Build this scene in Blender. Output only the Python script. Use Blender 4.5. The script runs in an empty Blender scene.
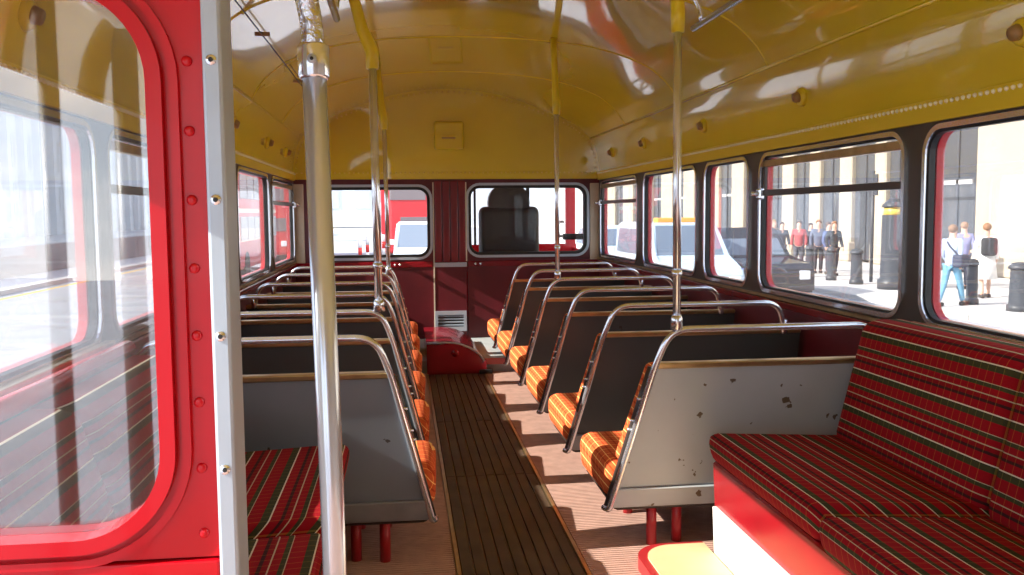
import bpy, bmesh, math, random
from mathutils import Vector, Matrix
random.seed(7)
SC = bpy.context.scene
COL = SC.collection
PI = math.pi

# ------------------------------------------------------------------ camera
F = 900.0
CAM = Vector((-0.373, 0.0, 1.075))
_v = Vector(((402-512)/F, (287.5-214)/F, -1.0)).normalized()      # world +Y in camera space
_u = Vector((-0.018, 1.0, 0.0)); _u = (_u - _v*_u.dot(_v)).normalized()
_x = _v.cross(_u)
ROT = Matrix((_x, _v, _u))                                        # camera -> world
cd = bpy.data.cameras.new('camera'); cam = bpy.data.objects.new('camera', cd); COL.objects.link(cam)
cd.sensor_width = 36.0; cd.lens = 36.0*F/1024.0; cd.clip_start = 0.02; cd.clip_end = 600
cam.matrix_world = Matrix.Translation(CAM) @ ROT.to_4x4()
SC.camera = cam

# ------------------------------------------------------------------ world, sun, exposure
SUN_DIR = Vector((1.0, 0.16, -0.56))
SUN_STRENGTH = 9.5
SKY_STRENGTH = 1.7
EXPOSURE = 0.35
w = bpy.data.worlds.new('sky'); SC.world = w; w.use_nodes = True
nt = w.node_tree; nt.nodes.clear()
def wn(t, **k):
    n = nt.nodes.new(t)
    for a, b in k.items(): setattr(n, a, b)
    return n
out = wn('ShaderNodeOutputWorld'); bg = wn('ShaderNodeBackground'); bg.inputs[1].default_value = SKY_STRENGTH
tc = wn('ShaderNodeTexCoord'); sep = wn('ShaderNodeSeparateXYZ'); nt.links.new(tc.outputs['Generated'], sep.inputs[0])
r1 = wn('ShaderNodeValToRGB'); nt.links.new(sep.outputs[2], r1.inputs[0])
r1.color_ramp.elements[0].position = 0.0; r1.color_ramp.elements[0].color = (0.80, 0.90, 1.0, 1)
r1.color_ramp.elements[1].position = 0.7; r1.color_ramp.elements[1].color = (0.22, 0.42, 0.85, 1)
mp = wn('ShaderNodeMapping'); mp.inputs['Scale'].default_value = (1, 1, 2.2); nt.links.new(tc.outputs['Generated'], mp.inputs[0])
no = wn('ShaderNodeTexNoise'); no.inputs['Scale'].default_value = 3.2; no.inputs['Detail'].default_value = 7; nt.links.new(mp.outputs[0], no.inputs['Vector'])
r2 = wn('ShaderNodeValToRGB'); nt.links.new(no.outputs[0], r2.inputs[0])
r2.color_ramp.elements[0].position = 0.44; r2.color_ramp.elements[1].position = 0.60
mx = wn('ShaderNodeMix', data_type='RGBA'); nt.links.new(r2.outputs[0], mx.inputs[0]); nt.links.new(r1.outputs[0], mx.inputs[6])
mx.inputs[7].default_value = (1.25, 1.25, 1.25, 1)
nt.links.new(mx.outputs[2], bg.inputs[0]); nt.links.new(bg.outputs[0], out.inputs[0])
sd = bpy.data.lights.new('sun', 'SUN'); sd.energy = SUN_STRENGTH; sd.angle = 0.006; sd.color = (1.0, 0.94, 0.84)
sun = bpy.data.objects.new('sun', sd); COL.objects.link(sun)
sun.rotation_euler = SUN_DIR.to_track_quat('-Z', 'Y').to_euler()
SC.view_settings.view_transform = 'Standard'; SC.view_settings.look = 'None'
SC.view_settings.exposure = EXPOSURE; SC.view_settings.gamma = 1.0; SC.view_settings.use_curve_mapping = False
SC.cycles.transparent_max_bounces = 24; SC.cycles.max_bounces = 10

# ------------------------------------------------------------------ materials
MATS = {}
def mat(name, col, rough=0.5, metal=0.0, var=0.0, scale=8.0, bump=0.0, coat=0.0, spec=None):
    if name in MATS: return MATS[name]
    m = bpy.data.materials.new(name); m.use_nodes = True
    t = m.node_tree; b = t.nodes['Principled BSDF']
    b.inputs['Base Color'].default_value = (*col, 1); b.inputs['Roughness'].default_value = rough
    b.inputs['Metallic'].default_value = metal
    if coat: b.inputs['Coat Weight'].default_value = coat; b.inputs['Coat IOR'].default_value = 1.8 if coat >= 1 else 1.5; b.inputs['Coat Roughness'].default_value = 0.04
    if spec is not None: b.inputs['Specular IOR Level'].default_value = spec
    if var or bump:
        c = t.nodes.new('ShaderNodeTexCoord'); n = t.nodes.new('ShaderNodeTexNoise')
        n.inputs['Scale'].default_value = scale; n.inputs['Detail'].default_value = 5
        t.links.new(c.outputs['Object'], n.inputs['Vector'])
        if var:
            r = t.nodes.new('ShaderNodeValToRGB')
            r.color_ramp.elements[0].position = 0.3; r.color_ramp.elements[1].position = 0.7
            r.color_ramp.elements[0].color = (*[max(0, k*(1-var)) for k in col], 1)
            r.color_ramp.elements[1].color = (*[min(1, k*(1+var)) for k in col], 1)
            t.links.new(n.outputs[0], r.inputs[0]); t.links.new(r.outputs[0], b.inputs['Base Color'])
        if bump:
            u = t.nodes.new('ShaderNodeBump'); u.inputs['Strength'].default_value = bump; u.inputs['Distance'].default_value = 0.01
            t.links.new(n.outputs[0], u.inputs['Height']); t.links.new(u.outputs[0], b.inputs['Normal'])
    MATS[name] = m
    return m

def glass(name, refl=0.05, dust=0.03, tint=(1, 1, 1), ior=1.5):
    m = bpy.data.materials.new(name); m.use_nodes = True; t = m.node_tree; t.nodes.clear()
    o = t.nodes.new('ShaderNodeOutputMaterial'); tr = t.nodes.new('ShaderNodeBsdfTransparent'); tr.inputs[0].default_value = (*tint, 1)
    gl = t.nodes.new('ShaderNodeBsdfGlossy'); gl.inputs['Roughness'].default_value = 0.01
    df = t.nodes.new('ShaderNodeBsdfTranslucent'); df.inputs[0].default_value = (0.9, 0.92, 0.95, 1)
    d2 = t.nodes.new('ShaderNodeBsdfDiffuse'); d2.inputs[0].default_value = (0.8, 0.82, 0.85, 1)
    md = t.nodes.new('ShaderNodeMixShader'); md.inputs[0].default_value = 0.5; t.links.new(df.outputs[0], md.inputs[1]); t.links.new(d2.outputs[0], md.inputs[2])
    m1 = t.nodes.new('ShaderNodeMixShader'); m1.inputs[0].default_value = dust
    c = t.nodes.new('ShaderNodeTexCoord'); n = t.nodes.new('ShaderNodeTexNoise'); n.inputs['Scale'].default_value = 9; n.inputs['Detail'].default_value = 8
    t.links.new(c.outputs['Object'], n.inputs['Vector'])
    mm = t.nodes.new('ShaderNodeMath'); mm.operation = 'MULTIPLY'; mm.inputs[1].default_value = dust*2; t.links.new(n.outputs[0], mm.inputs[0]); t.links.new(mm.outputs[0], m1.inputs[0])
    t.links.new(tr.outputs[0], m1.inputs[1]); t.links.new(md.outputs[0], m1.inputs[2])
    fr = t.nodes.new('ShaderNodeLayerWeight'); fr.inputs['Blend'].default_value = 0.25
    ma = t.nodes.new('ShaderNodeMath'); ma.operation = 'MULTIPLY_ADD'; ma.inputs[1].default_value = 0.35; ma.inputs[2].default_value = refl
    t.links.new(fr.outputs['Fresnel'], ma.inputs[0])
    m2 = t.nodes.new('ShaderNodeMixShader'); t.links.new(ma.outputs[0], m2.inputs[0])
    t.links.new(m1.outputs[0], m2.inputs[1]); t.links.new(gl.outputs[0], m2.inputs[2]); t.links.new(m2.outputs[0], o.inputs[0])
    return m

def fabric(name, base, stripes, period, lines2, period2, ca, cb, rough=0.95):
    """woven cloth: stripes along one coordinate (dot of object position with ca), thin lines along another (cb)"""
    m = bpy.data.materials.new(name); m.use_nodes = True; t = m.node_tree; b = t.nodes['Principled BSDF']
    b.inputs['Roughness'].default_value = rough; b.inputs['Specular IOR Level'].default_value = 0.15
    b.inputs['Sheen Weight'].default_value = 0.0
    c = t.nodes.new('ShaderNodeTexCoord')
    def band(vec, per, stops):
        d = t.nodes.new('ShaderNodeVectorMath'); d.operation = 'DOT_PRODUCT'; d.inputs[1].default_value = vec
        t.links.new(c.outputs['Object'], d.inputs[0])
        q = t.nodes.new('ShaderNodeMath'); q.operation = 'MULTIPLY_ADD'; q.inputs[1].default_value = 1/per; q.inputs[2].default_value = 100.0
        t.links.new(d.outputs['Value'], q.inputs[0])
        f = t.nodes.new('ShaderNodeMath'); f.operation = 'FRACT'; t.links.new(q.outputs[0], f.inputs[0])
        r = t.nodes.new('ShaderNodeValToRGB'); r.color_ramp.interpolation = 'CONSTANT'
        e = r.color_ramp.elements
        while len(e) > 1: e.remove(e[-1])
        e[0].position = 0; e[0].color = (*stops[0][1], 1)
        for p, col in stops[1:]:
            k = e.new(p); k.color = (*col, 1)
        t.links.new(f.outputs[0], r.inputs[0]); return r
    s1 = band(ca, period, stripes)
    s2 = band(cb, period2, lines2)
    mxx = t.nodes.new('ShaderNodeMix'); mxx.data_type = 'RGBA'; mxx.blend_type = 'ADD'; mxx.inputs[0].default_value = 1.0
    t.links.new(s1.outputs[0], mxx.inputs[6]); t.links.new(s2.outputs[0], mxx.inputs[7])
    n = t.nodes.new('ShaderNodeTexNoise'); n.inputs['Scale'].default_value = 260; t.links.new(c.outputs['Object'], n.inputs['Vector'])
    u = t.nodes.new('ShaderNodeBump'); u.inputs['Strength'].default_value = 0.25; u.inputs['Distance'].default_value = 0.003
    t.links.new(n.outputs[0], u.inputs['Height']); t.links.new(u.outputs[0], b.inputs['Normal'])
    t.links.new(mxx.outputs[2], b.inputs['Base Color'])
    return m

RED = (0.28, 0.005, 0.011); GRN = (0.05, 0.048, 0.02); WHT = (0.68, 0.62, 0.48); BLK = (0.05, 0.012, 0.012); DRD = (0.22, 0.005, 0.009); WHD = (0.45, 0.38, 0.26)
bench_stripes = [(0, RED), (.16, GRN), (.30, WHT), (.325, RED), (.50, BLK), (.56, DRD), (.66, WHD), (.68, RED), (.82, GRN), (.90, WHD), (.915, RED)]
Z0 = (0, 0, 0); YL = (0.10, 0.075, 0.01)
def bench_fab(name, ca): return fabric(name, RED, bench_stripes, 0.12, [(0, Z0), (.90, YL), (.96, Z0)], 0.028, ca, (0, 1, 0))
ORG = (0.60, 0.11, 0.035); BRN = (0.42, 0.05, 0.015); YEL = (0.95, 0.58, 0.20)
M_SEATFAB = fabric('seat_moquette', ORG, [(0, ORG), (.40, BRN), (.55, ORG), (.92, YEL)], 0.042,
                   [(0, Z0), (.45, (0.06, 0.03, 0.0)), (.55, Z0), (.92, (0.30, 0.24, 0.06))], 0.045, (1, 0, .85), (0, 1, -.55))
def chipped(name, col, chip, thr, scale, gate=None):
    m = mat(name, col, rough=0.38, var=0.06, scale=5)
    t = m.node_tree; b = t.nodes['Principled BSDF']
    c = t.nodes.new('ShaderNodeTexCoord'); n = t.nodes.new('ShaderNodeTexNoise'); n.inputs['Scale'].default_value = scale; n.inputs['Detail'].default_value = 4
    t.links.new(c.outputs['Object'], n.inputs['Vector'])
    r = t.nodes.new('ShaderNodeValToRGB'); r.color_ramp.elements[0].position = thr; r.color_ramp.elements[1].position = thr+0.01
    t.links.new(n.outputs[0], r.inputs[0])
    src = b.inputs['Base Color'].links[0].from_socket
    mxx = t.nodes.new('ShaderNodeMix'); mxx.data_type = 'RGBA'; t.links.new(r.outputs[0], mxx.inputs[0]); t.links.new(src, mxx.inputs[6]); mxx.inputs[7].default_value = (*chip, 1)
    t.links.new(mxx.outputs[2], b.inputs['Base Color'])
    return m

M_YEL = mat('yellow_gloss_paint', (0.76, 0.60, 0.022), rough=0.2, var=0.05, scale=2.5, bump=0.05, coat=1.0)
M_YELS = mat('yellow_satin_paint', (0.76, 0.59, 0.022), rough=0.35)
M_MAR = mat('maroon_panel', (0.10, 0.007, 0.013), rough=0.42, var=0.2, scale=5)
M_MARG = mat('maroon_gloss', (0.16, 0.008, 0.014), rough=0.25, var=0.15, scale=5)
M_RED = mat('red_gloss_paint', (0.56, 0.002, 0.010), rough=0.24, var=0.05, scale=3, coat=0.15, spec=0.3)
M_REDS = mat('red_seat_base', (0.26, 0.004, 0.010), rough=0.22, var=0.1, scale=4)
M_ALU = mat('aluminium', (0.44, 0.51, 0.59), rough=0.42, metal=0.35, var=0.05, scale=14)
M_CHR = mat('chrome', (0.74, 0.78, 0.85), rough=0.17, metal=0.82)
M_BRASS = mat('worn_brass_trim', (0.50, 0.38, 0.20), rough=0.32, metal=0.8, var=0.15, scale=20)
M_BLK = mat('black_rubber', (0.012, 0.012, 0.012), rough=0.5)
M_PIL = mat('bronze_pillar', (0.055, 0.045, 0.035), rough=0.35, var=0.15, scale=6)
M_CRM = mat('cream_pillar', (0.62, 0.55, 0.42), rough=0.45, var=0.08)
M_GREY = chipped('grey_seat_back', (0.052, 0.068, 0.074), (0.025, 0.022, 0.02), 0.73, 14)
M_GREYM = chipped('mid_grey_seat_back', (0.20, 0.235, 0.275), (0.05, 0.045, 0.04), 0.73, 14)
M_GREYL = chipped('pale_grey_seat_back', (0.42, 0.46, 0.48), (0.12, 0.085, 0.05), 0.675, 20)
M_TRIMG = mat('grey_kick_strip', (0.24, 0.25, 0.26), rough=0.4, var=0.15, scale=12)
M_REDT = mat('red_leg', (0.40, 0.02, 0.025), rough=0.35)
M_WHITE = mat('white_kick_paint', (0.88, 0.87, 0.84), rough=0.4)
M_TAN = mat('tan_lino', (0.72, 0.55, 0.30), rough=0.5, var=0.08, scale=10)
M_PINK = mat('pinkish_ribbed_floor', (0.55, 0.34, 0.27), rough=0.7, var=0.12, scale=18)
M_SLAT = mat('dark_timber_slat', (0.085, 0.055, 0.033), rough=0.6, var=0.3, scale=9)
M_FGRY = mat('grey_front_floor', (0.42, 0.45, 0.45), rough=0.6, var=0.1)
M_BULB = mat('ivory_bead', (0.95, 0.92, 0.70), rough=0.3)
M_LAMP = mat('brown_lamp_socket', (0.36, 0.22, 0.08), rough=0.5)
M_DARKV = mat('black_vinyl', (0.010, 0.011, 0.012), rough=0.45)
M_GLASS = glass('window_glass', refl=0.012, dust=0.035)
M_PGLASS = glass('partition_glass', refl=0.17, dust=0.035)
M_BGLASS = glass('bulkhead_glass', refl=0.012, dust=0.006)
M_CGLASS = glass('cab_glass', refl=0.02, dust=0.008)

# ------------------------------------------------------------------ mesh helpers
def bmnew(): return bmesh.new()
def mesh_obj(name, bm, m, parent=None, smooth=False, loc=None):
    me = bpy.data.meshes.new(name); bmesh.ops.recalc_face_normals(bm, faces=bm.faces[:]); bm.to_mesh(me); bm.free()
    for k in (m if isinstance(m, (list, tuple)) else [m]): me.materials.append(k)
    if smooth:
        me.shade_smooth() if hasattr(me, 'shade_smooth') else [setattr(p, 'use_smooth', True) for p in me.polygons]
    o = bpy.data.objects.new(name, me); COL.objects.link(o)
    if parent is not None: o.parent = parent
    if loc is not None: o.location = loc
    return o
def empty(name, loc=(0, 0, 0), rz=0.0):
    o = bpy.data.objects.new(name, None); o.empty_display_size = 0.1; COL.objects.link(o); o.location = loc; o.rotation_euler = (0, 0, rz); return o
def tag(o, label=None, cat=None, group=None, kind=None):
    if label: o['label'] = label
    if cat: o['category'] = cat
    if group: o['group'] = group
    if kind: o['kind'] = kind
    return o
def struct(o, label, cat): return tag(o, label, cat, kind='structure')
def addbox(bm, a, b, bev=0.0, seg=2):
    r = bmesh.ops.create_cube(bm, size=1.0)
    vs = r['verts']
    for v in vs:
        v.co = Vector([a[i] + (b[i]-a[i])*(v.co[i]+0.5) for i in range(3)])
    if bev:
        es = list({e for v in vs for e in v.link_edges})
        bmesh.ops.bevel(bm, geom=es, offset=bev, segments=seg, profile=0.5, affect='EDGES')
def addhex(bm, pts, bev=0.0, seg=2):
    """8 points: bottom 4 ccw then top 4"""
    v = [bm.verts.new(p) for p in pts]
    fs = [(3, 2, 1, 0), (4, 5, 6, 7), (0, 1, 5, 4), (1, 2, 6, 5), (2, 3, 7, 6), (3, 0, 4, 7)]
    for f in fs: bm.faces.new([v[i] for i in f])
    if bev:
        es = list({e for q in v for e in q.link_edges})
        bmesh.ops.bevel(bm, geom=es, offset=bev, segments=seg, profile=0.5, affect='EDGES')
def addtube(bm, path, r, n=10, cap=True):
    path = [Vector(p) for p in path]; rings = []
    rad = r if isinstance(r, (list, tuple)) else [r]*len(path)
    up = None
    for i, p in enumerate(path):
        t = (path[min(i+1, len(path)-1)] - path[max(i-1, 0)]).normalized()
        if up is None:
            up = Vector((0, 0, 1)) if abs(t.z) < 0.9 else Vector((0, 1, 0))
        s = t.cross(up).normalized(); up = s.cross(t).normalized()
        rings.append([bm.verts.new(p + (s*math.cos(2*PI*k/n) + up*math.sin(2*PI*k/n))*rad[i]) for k in range(n)])
    for a, b in zip(rings, rings[1:]):
        for k in range(n): bm.faces.new((a[k], a[(k+1) % n], b[(k+1) % n], b[k]))
    if cap: bm.faces.new(rings[0][::-1]); bm.faces.new(rings[-1])
def tube(name, path, r, m, parent=None, n=10):
    bm = bmnew(); addtube(bm, path, r, n); return mesh_obj(name, bm, m, parent, smooth=True)
def box(name, a, b, m, parent=None, bev=0.0, seg=2, smooth=False):
    bm = bmnew(); addbox(bm, a, b, bev, seg); return mesh_obj(name, bm, m, parent, smooth)
def bend(pts, r, n=5):
    """round the corners of a polyline"""
    pts = [Vector(p) for p in pts]; o = [pts[0]]
    for a, b, c in zip(pts, pts[1:], pts[2:]):
        d1 = (a-b); d2 = (c-b); k = min(r, d1.length*0.49, d2.length*0.49)
        p = b + d1.normalized()*k; q = b + d2.normalized()*k
        for i in range(n+1):
            t = i/n; o.append(p*(1-t)**2 + b*2*t*(1-t) + q*t*t)
    o.append(pts[-1]); return o
def rrect(u0, u1, v0, v1, r, k=6):
    """4 lists of corner points, ccw from lower right"""
    cs = [((u1-r, v0+r), -PI/2), ((u1-r, v1-r), 0), ((u0+r, v1-r), PI/2), ((u0+r, v0+r), PI)]
    return [[(cx + r*math.cos(a+PI/2*i/k), cy + r*math.sin(a+PI/2*i/k)) for i in range(k+1)] for (cx, cy), a in cs]
def add_holed(bm, outer, inner, r, T, d0, d1, k=6):
    """rectangular plate with rounded rectangular hole; T(u,v,d)->xyz; between depths d0,d1"""
    U0, U1, V0, V1 = outer
    cs = rrect(*inner, r, k); oc = [(U1, V0), (U1, V1), (U0, V1), (U0, V0)]
    L = []
    for d in (d0, d1):
        L.append(([bm.verts.new(T(*p, d)) for p in oc], [[bm.verts.new(T(*p, d)) for p in c] for c in cs]))
    for O, I in L:
        for i in range(4):
            for a, b in zip(I[i], I[i][1:]): bm.faces.new((O[i], b, a))
            j = (i+1) % 4
            bm.faces.new((O[i], O[j], I[j][0], I[i][-1]))
    (O0, I0), (O1, I1) = L
    f0 = [p for c in I0 for p in c]; f1 = [p for c in I1 for p in c]; n = len(f0)
    for i in range(n): bm.faces.new((f0[i], f0[(i+1) % n], f1[(i+1) % n], f1[i]))
    for i in range(4): bm.faces.new((O0[i], O0[(i+1) % 4], O1[(i+1) % 4], O1[i]))
def add_ring(bm, inner, r, wd, T, d0, d1, k=6):
    """rounded rectangular frame of width wd around inner"""
    u0, u1, v0, v1 = inner
    A = [p for c in rrect(u0, u1, v0, v1, r, k) for p in c]; B = [p for c in rrect(u0-wd, u1+wd, v0-wd, v1+wd, r+wd, k) for p in c]
    n = len(A); vs = [[bm.verts.new(T(*p, d)) for p in S] for S in (A, B) for d in (d0, d1)]
    a0, a1, b0, b1 = vs
    for i in range(n):
        j = (i+1) % n
        for q in ((a0, b0), (b0, b1), (b1, a1), (a1, a0)): bm.faces.new((q[0][i], q[0][j], q[1][j], q[1][i]))
def add_pane(bm, inner, r, T, d0, d1, k=6):
    A = [p for c in rrect(*inner, r, k) for p in c]
    f0 = [bm.verts.new(T(*p, d0)) for p in A]; f1 = [bm.verts.new(T(*p, d1)) for p in A]; n = len(A)
    bm.faces.new(f0); bm.faces.new(f1[::-1])
    for i in range(n): bm.faces.new((f0[i], f0[(i+1) % n], f1[(i+1) % n], f1[i]))
def prism(bm, poly, T, d0, d1):
    a = [bm.verts.new(T(*p, d0)) for p in poly]; b = [bm.verts.new(T(*p, d1)) for p in poly]; n = len(poly)
    bm.faces.new(a); bm.faces.new(b[::-1])
    for i in range(n): bm.faces.new((a[i], a[(i+1) % n], b[(i+1) % n], b[i]))

# ------------------------------------------------------------------ bus shell
WX = 1.20; FY = 7.13; ZB = 1.39; RAISE = 0.085; STEPY = 6.05
# bays: (y0, y1, window y0, window y1, hopper)
BAYS = [(1.12, 2.62, 1.28, 2.565, 0), (2.62, 3.895, 2.685, 3.83, 1), (3.895, 4.63, 3.965, 4.565, 0), (4.63, 5.845, 4.70, 5.765, 0), (5.845, 7.13, 5.93, 7.05, 1)]
WZ0, WZ1, WR = 0.735, 1.315, 0.075

# floor
fl = struct(box('floor', (-WX, -1.3, -0.06), (WX, FY, -0.012), M_PINK), 'pinkish ribbed saloon floor with dark slatted aisle', 'floor')
n_s = 9; sw = (0.155+0.215)/n_s
for i in range(n_s):
    y = 0.6
    seg_y = [0.6, 3.62, 4.6, STEPY]
    for a, b in zip(seg_y, seg_y[1:]):
        x0 = -0.215 + i*sw
        box('aisle_slat', (x0+0.0025, a+0.002, -0.012), (x0+sw-0.0025, b-0.002, 0.0+random.uniform(-.001, .001)), M_SLAT, fl, bev=0.0015, seg=1)
box('aisle_edge_strip', (0.156, 0.6, -0.012), (0.168, STEPY, 0.003), M_BRASS, fl)
box('aisle_edge_strip', (-0.228, 0.6, -0.012), (-0.216, STEPY, 0.003), M_BRASS, fl)
for sgn in (1, -1):
    bm = bmnew(); x = 0.172 if sgn > 0 else 0.232
    yy = 1.2
    while yy < STEPY-0.01:      # fine transverse ribs
        addbox(bm, (min(sgn*x, sgn*1.19), yy, -0.012), (max(sgn*x, sgn*1.19), yy+0.011, 0.0)); yy += 0.0165
    tag(mesh_obj('floor_ribs', bm, M_PINK, fl), kind='stuff')
rf = struct(box('floor_front_step', (-WX, STEPY, -0.06), (WX, FY, RAISE), M_FGRY), 'raised grey floor section at the front bulkhead', 'floor')
box('step_nosing', (0.17, STEPY-0.018, RAISE-0.035), (0.62, STEPY+0.012, RAISE+0.006), mat('pink_step_edge', (0.62, 0.16, 0.15), rough=0.5), rf, bev=0.005)

# side walls
def TX(s):
    return lambda u, v, d: (s*(WX+d), u, v)
names = {1: 'right', -1: 'left'}
wn_i = 0
for s in (1, -1):
    side = names[s]; T = TX(s)
    bm = bmnew()
    for (y0, y1, a, b, h) in BAYS:
        add_holed(bm, (y0, y1, 0.68, ZB+0.01), (a, b, WZ0, WZ1), WR, T, 0.0, 0.02)
    wl = struct(mesh_obj('wall_'+side, bm, M_PIL), '%s-hand saloon side wall with dark bronze window pillars' % side, 'wall')
    bm = bmnew(); addbox(bm, (min(s*WX, s*(WX+.02)), 1.12, -0.05), (max(s*WX, s*(WX+.02)), FY, 0.68)); mesh_obj('dado_panel', bm, M_MAR, wl)
    box('waist_rail', (min(s*(WX-.022), s*(WX)), 1.13, 0.672), (max(s*(WX-.022), s*WX), FY, 0.70), M_MARG, wl, bev=0.004)
    box('waist_trim', (min(s*(WX-.012), s*(WX)), 1.13, 0.703), (max(s*(WX-.012), s*WX), FY, 0.715), M_BRASS, wl)
    # outer skin
    bm = bmnew()
    for (y0, y1, a, b, h) in BAYS:
        add_holed(bm, (y0, y1, 0.55, 1.5), (a+.012, b-.012, WZ0+.01, WZ1-.006), WR-.01, T, 0.026, 0.05)
    addbox(bm, (min(s*(WX+.026), s*(WX+.05)), 1.12, -0.7), (max(s*(WX+.026), s*(WX+.05)), FY, 0.55))
    addbox(bm, (min(s*(WX+.026), s*(WX+.05)), 1.12, 1.5), (max(s*(WX+.026), s*(WX+.05)), FY, 2.3))
    if s > 0:
        addbox(bm, (WX+.0, -1.3, -0.7), (WX+.05, 1.12, 2.3))
    else:
        addbox(bm, (-WX-.05, -1.3, 1.56), (-WX, 1.12, 2.3))
    mesh_obj('outer_panel', bm, M_RED, wl)
    for (y0, y1, a, b, h) in BAYS:
        wn_i += 1
        e = empty('window_%d' % wn_i, (s*WX, (a+b)/2, WZ0)); L = (s*WX, (a+b)/2, WZ0)
        T0 = (lambda s, L: (lambda u, v, d: (s*(WX+d)-L[0], u-L[1], v-L[2])))(s, L)
        k = [q for q in range(5) if BAYS[q][2] == a][0]
        nm = ['beside the sideways bench', 'with a sliding top light, next forward from the bench', 'the narrow one in the middle', 'second from the front bulkhead', 'with a top light, next to the front bulkhead'][k]
        struct(e, '%s-hand side window, %s' % (side, nm), 'window')
        bm = bmnew(); add_ring(bm, (a+.004, b-.004, WZ0+.004, WZ1-.004), WR-.004, 0.016, T0, -0.008, 0.0); mesh_obj('chrome_rim', bm, M_CHR, e, smooth=False)
        bm = bmnew(); add_ring(bm, (a+.012, b-.012, WZ0+.012, WZ1-.012), WR-.012, 0.020, T0, 0.002, 0.021); mesh_obj('rubber_seal', bm, M_BLK, e)
        zsplit = 1.155
        if h:
            bm = bmnew(); add_pane(bm, (a, b, WZ0+.005, zsplit), 0.03, T0, 0.021, 0.024); mesh_obj('pane', bm, M_GLASS, e)
            bm = bmnew(); add_pane(bm, (a, b, zsplit, WZ1-.005), 0.03, T0, 0.012, 0.015); mesh_obj('top_pane', bm, M_GLASS, e)
            bm = bmnew(); p, q = T0(a, zsplit-.014, -.006), T0(b, zsplit+.012, .02)
            addbox(bm, [min(p[i], q[i]) for i in range(3)], [max(p[i], q[i]) for i in range(3)], 0.004); mesh_obj('hopper_bar', bm, M_PIL, e)
            bm = bmnew(); p, q = T0(a+.01, WZ1-.05, -.004), T0(b-.01, WZ1-.02, .018)
            addbox(bm, [min(p[i], q[i]) for i in range(3)], [max(p[i], q[i]) for i in range(3)], 0.004); mesh_obj('top_rail', bm, M_BRASS, e)
            bm = bmnew(); p, q = T0(b-.055, zsplit-.03, -.03), T0(b-.015, zsplit+.02, -.004)
            addbox(bm, [min(p[i], q[i]) for i in range(3)], [max(p[i], q[i]) for i in range(3)], 0.008); lt = mesh_obj('latch', bm, M_CHR, e)
            tube('latch_knob', [T0(b-.03, zsplit-.005, -.055), T0(b-.03, zsplit-.005, -.02)], 0.011, M_CHR, lt)
            bm = bmnew(); p, q = T0(b-.05, zsplit+.015, -.004), T0(b-.03, WZ1-.02, .01)
            addbox(bm, [min(p[i], q[i]) for i in range(3)], [max(p[i], q[i]) for i in range(3)], 0.003); mesh_obj('slide_channel', bm, M_PIL, e)
        else:
            bm = bmnew(); add_pane(bm, (a, b, WZ0+.005, WZ1-.005), WR-.01, T0, 0.021, 0.024); mesh_obj('pane', bm, M_GLASS, e)
    # bench-side ledge
    box('window_ledge', (min(s*(WX-.03), s*WX), 1.14, 0.715), (max(s*(WX-.03), s*WX), 2.60, 0.732), M_BRASS, wl, bev=0.003)

# ------------------------------------------------------------------ ceiling
half = [(1.20, ZB), (1.19, 1.50), (1.165, 1.60), (1.13, 1.665), (1.06, 1.770), (0.92, 1.872), (0.66, 1.952), (0.35, 1.988), (0.0, 2.0)]
half_f = [(1.20, ZB), (1.19, 1.50), (1.165, 1.60), (1.13, 1.665), (1.03, 1.755), (0.926, 1.812), (0.646, 1.925), (0.353, 2.010), (0.0, 2.045)]
def _smooth(pts, n=4):
    o = []
    for i in range(len(pts)-1):
        p0, p1, p2, p3 = (Vector(pts[max(0, min(len(pts)-1, j))]) for j in (i-1, i, i+1, i+2))
        for k in range(n):
            t = k/n; o.append(tuple(0.5*((2*p1)+(p2-p0)*t+(2*p0-5*p1+4*p2-p3)*t*t+(3*p1-p0-3*p2+p3)*t**3)))
    return o + [pts[-1]]
_sm = lambda h: _smooth(h[:4], 3)[:-1] + _smooth(h[3:] + [(-x, z) for x, z in h[-2:2:-1]], 4)[:21]
half = _sm(half); half_f = _sm(half_f)
mirror = lambda h: [(-x, z) for x, z in h] + [(x, z) for x, z in h[-2::-1]]
prof = mirror(half); prof_f = mirror(half_f)
mixp = lambda t: [(a[0]+(b[0]-a[0])*t, a[1]+(b[1]-a[1])*t) for a, b in zip(prof, prof_f)]
ARCH_Z = lambda x: next(z0+(z1-z0)*((abs(x)-x0)/(x1-x0)) for (x0, z0), (x1, z1) in zip(half[1:], half) if False) if False else \
    [z0+(z1-z0)*((abs(x)-x0)/(x1-x0)) for (x1, z1), (x0, z0) in zip(half[9:], half[10:]) if x0-1e-6 <= abs(x) <= x1+1e-6][0]
bm = bmnew(); ys = [(-1.3, 0), (1.2, 0), (2.4, 0), (3.6, 0), (4.8, 0), (5.7, .0), (6.0, .12), (6.3, .35), (6.6, .6), (6.9, .87), (FY, 1)]
rows = [[bm.verts.new((x, y, z)) for x, z in mixp(t)] for y, t in ys]
for a, b in zip(rows, rows[1:]):
    for i in range(len(prof)-1): bm.faces.new((a[i], a[i+1], b[i+1], b[i]))
ce = struct(mesh_obj('ceiling', bm, M_YEL, smooth=True), 'glossy yellow arched saloon ceiling with coved sides', 'ceiling')
box('upper_deck', (-1.32, -1.35, 2.10), (1.32, 8.6, 2.3), M_RED, ce)
for y in (1.2, 2.4, 3.6, 4.8, 6.0):
    tube('seam_strip', [(x, y, z-.001) for x, z in mixp(.12 if y == 6.0 else 0)[9:-9]], 0.005, M_YEL, ce, n=6)
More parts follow.
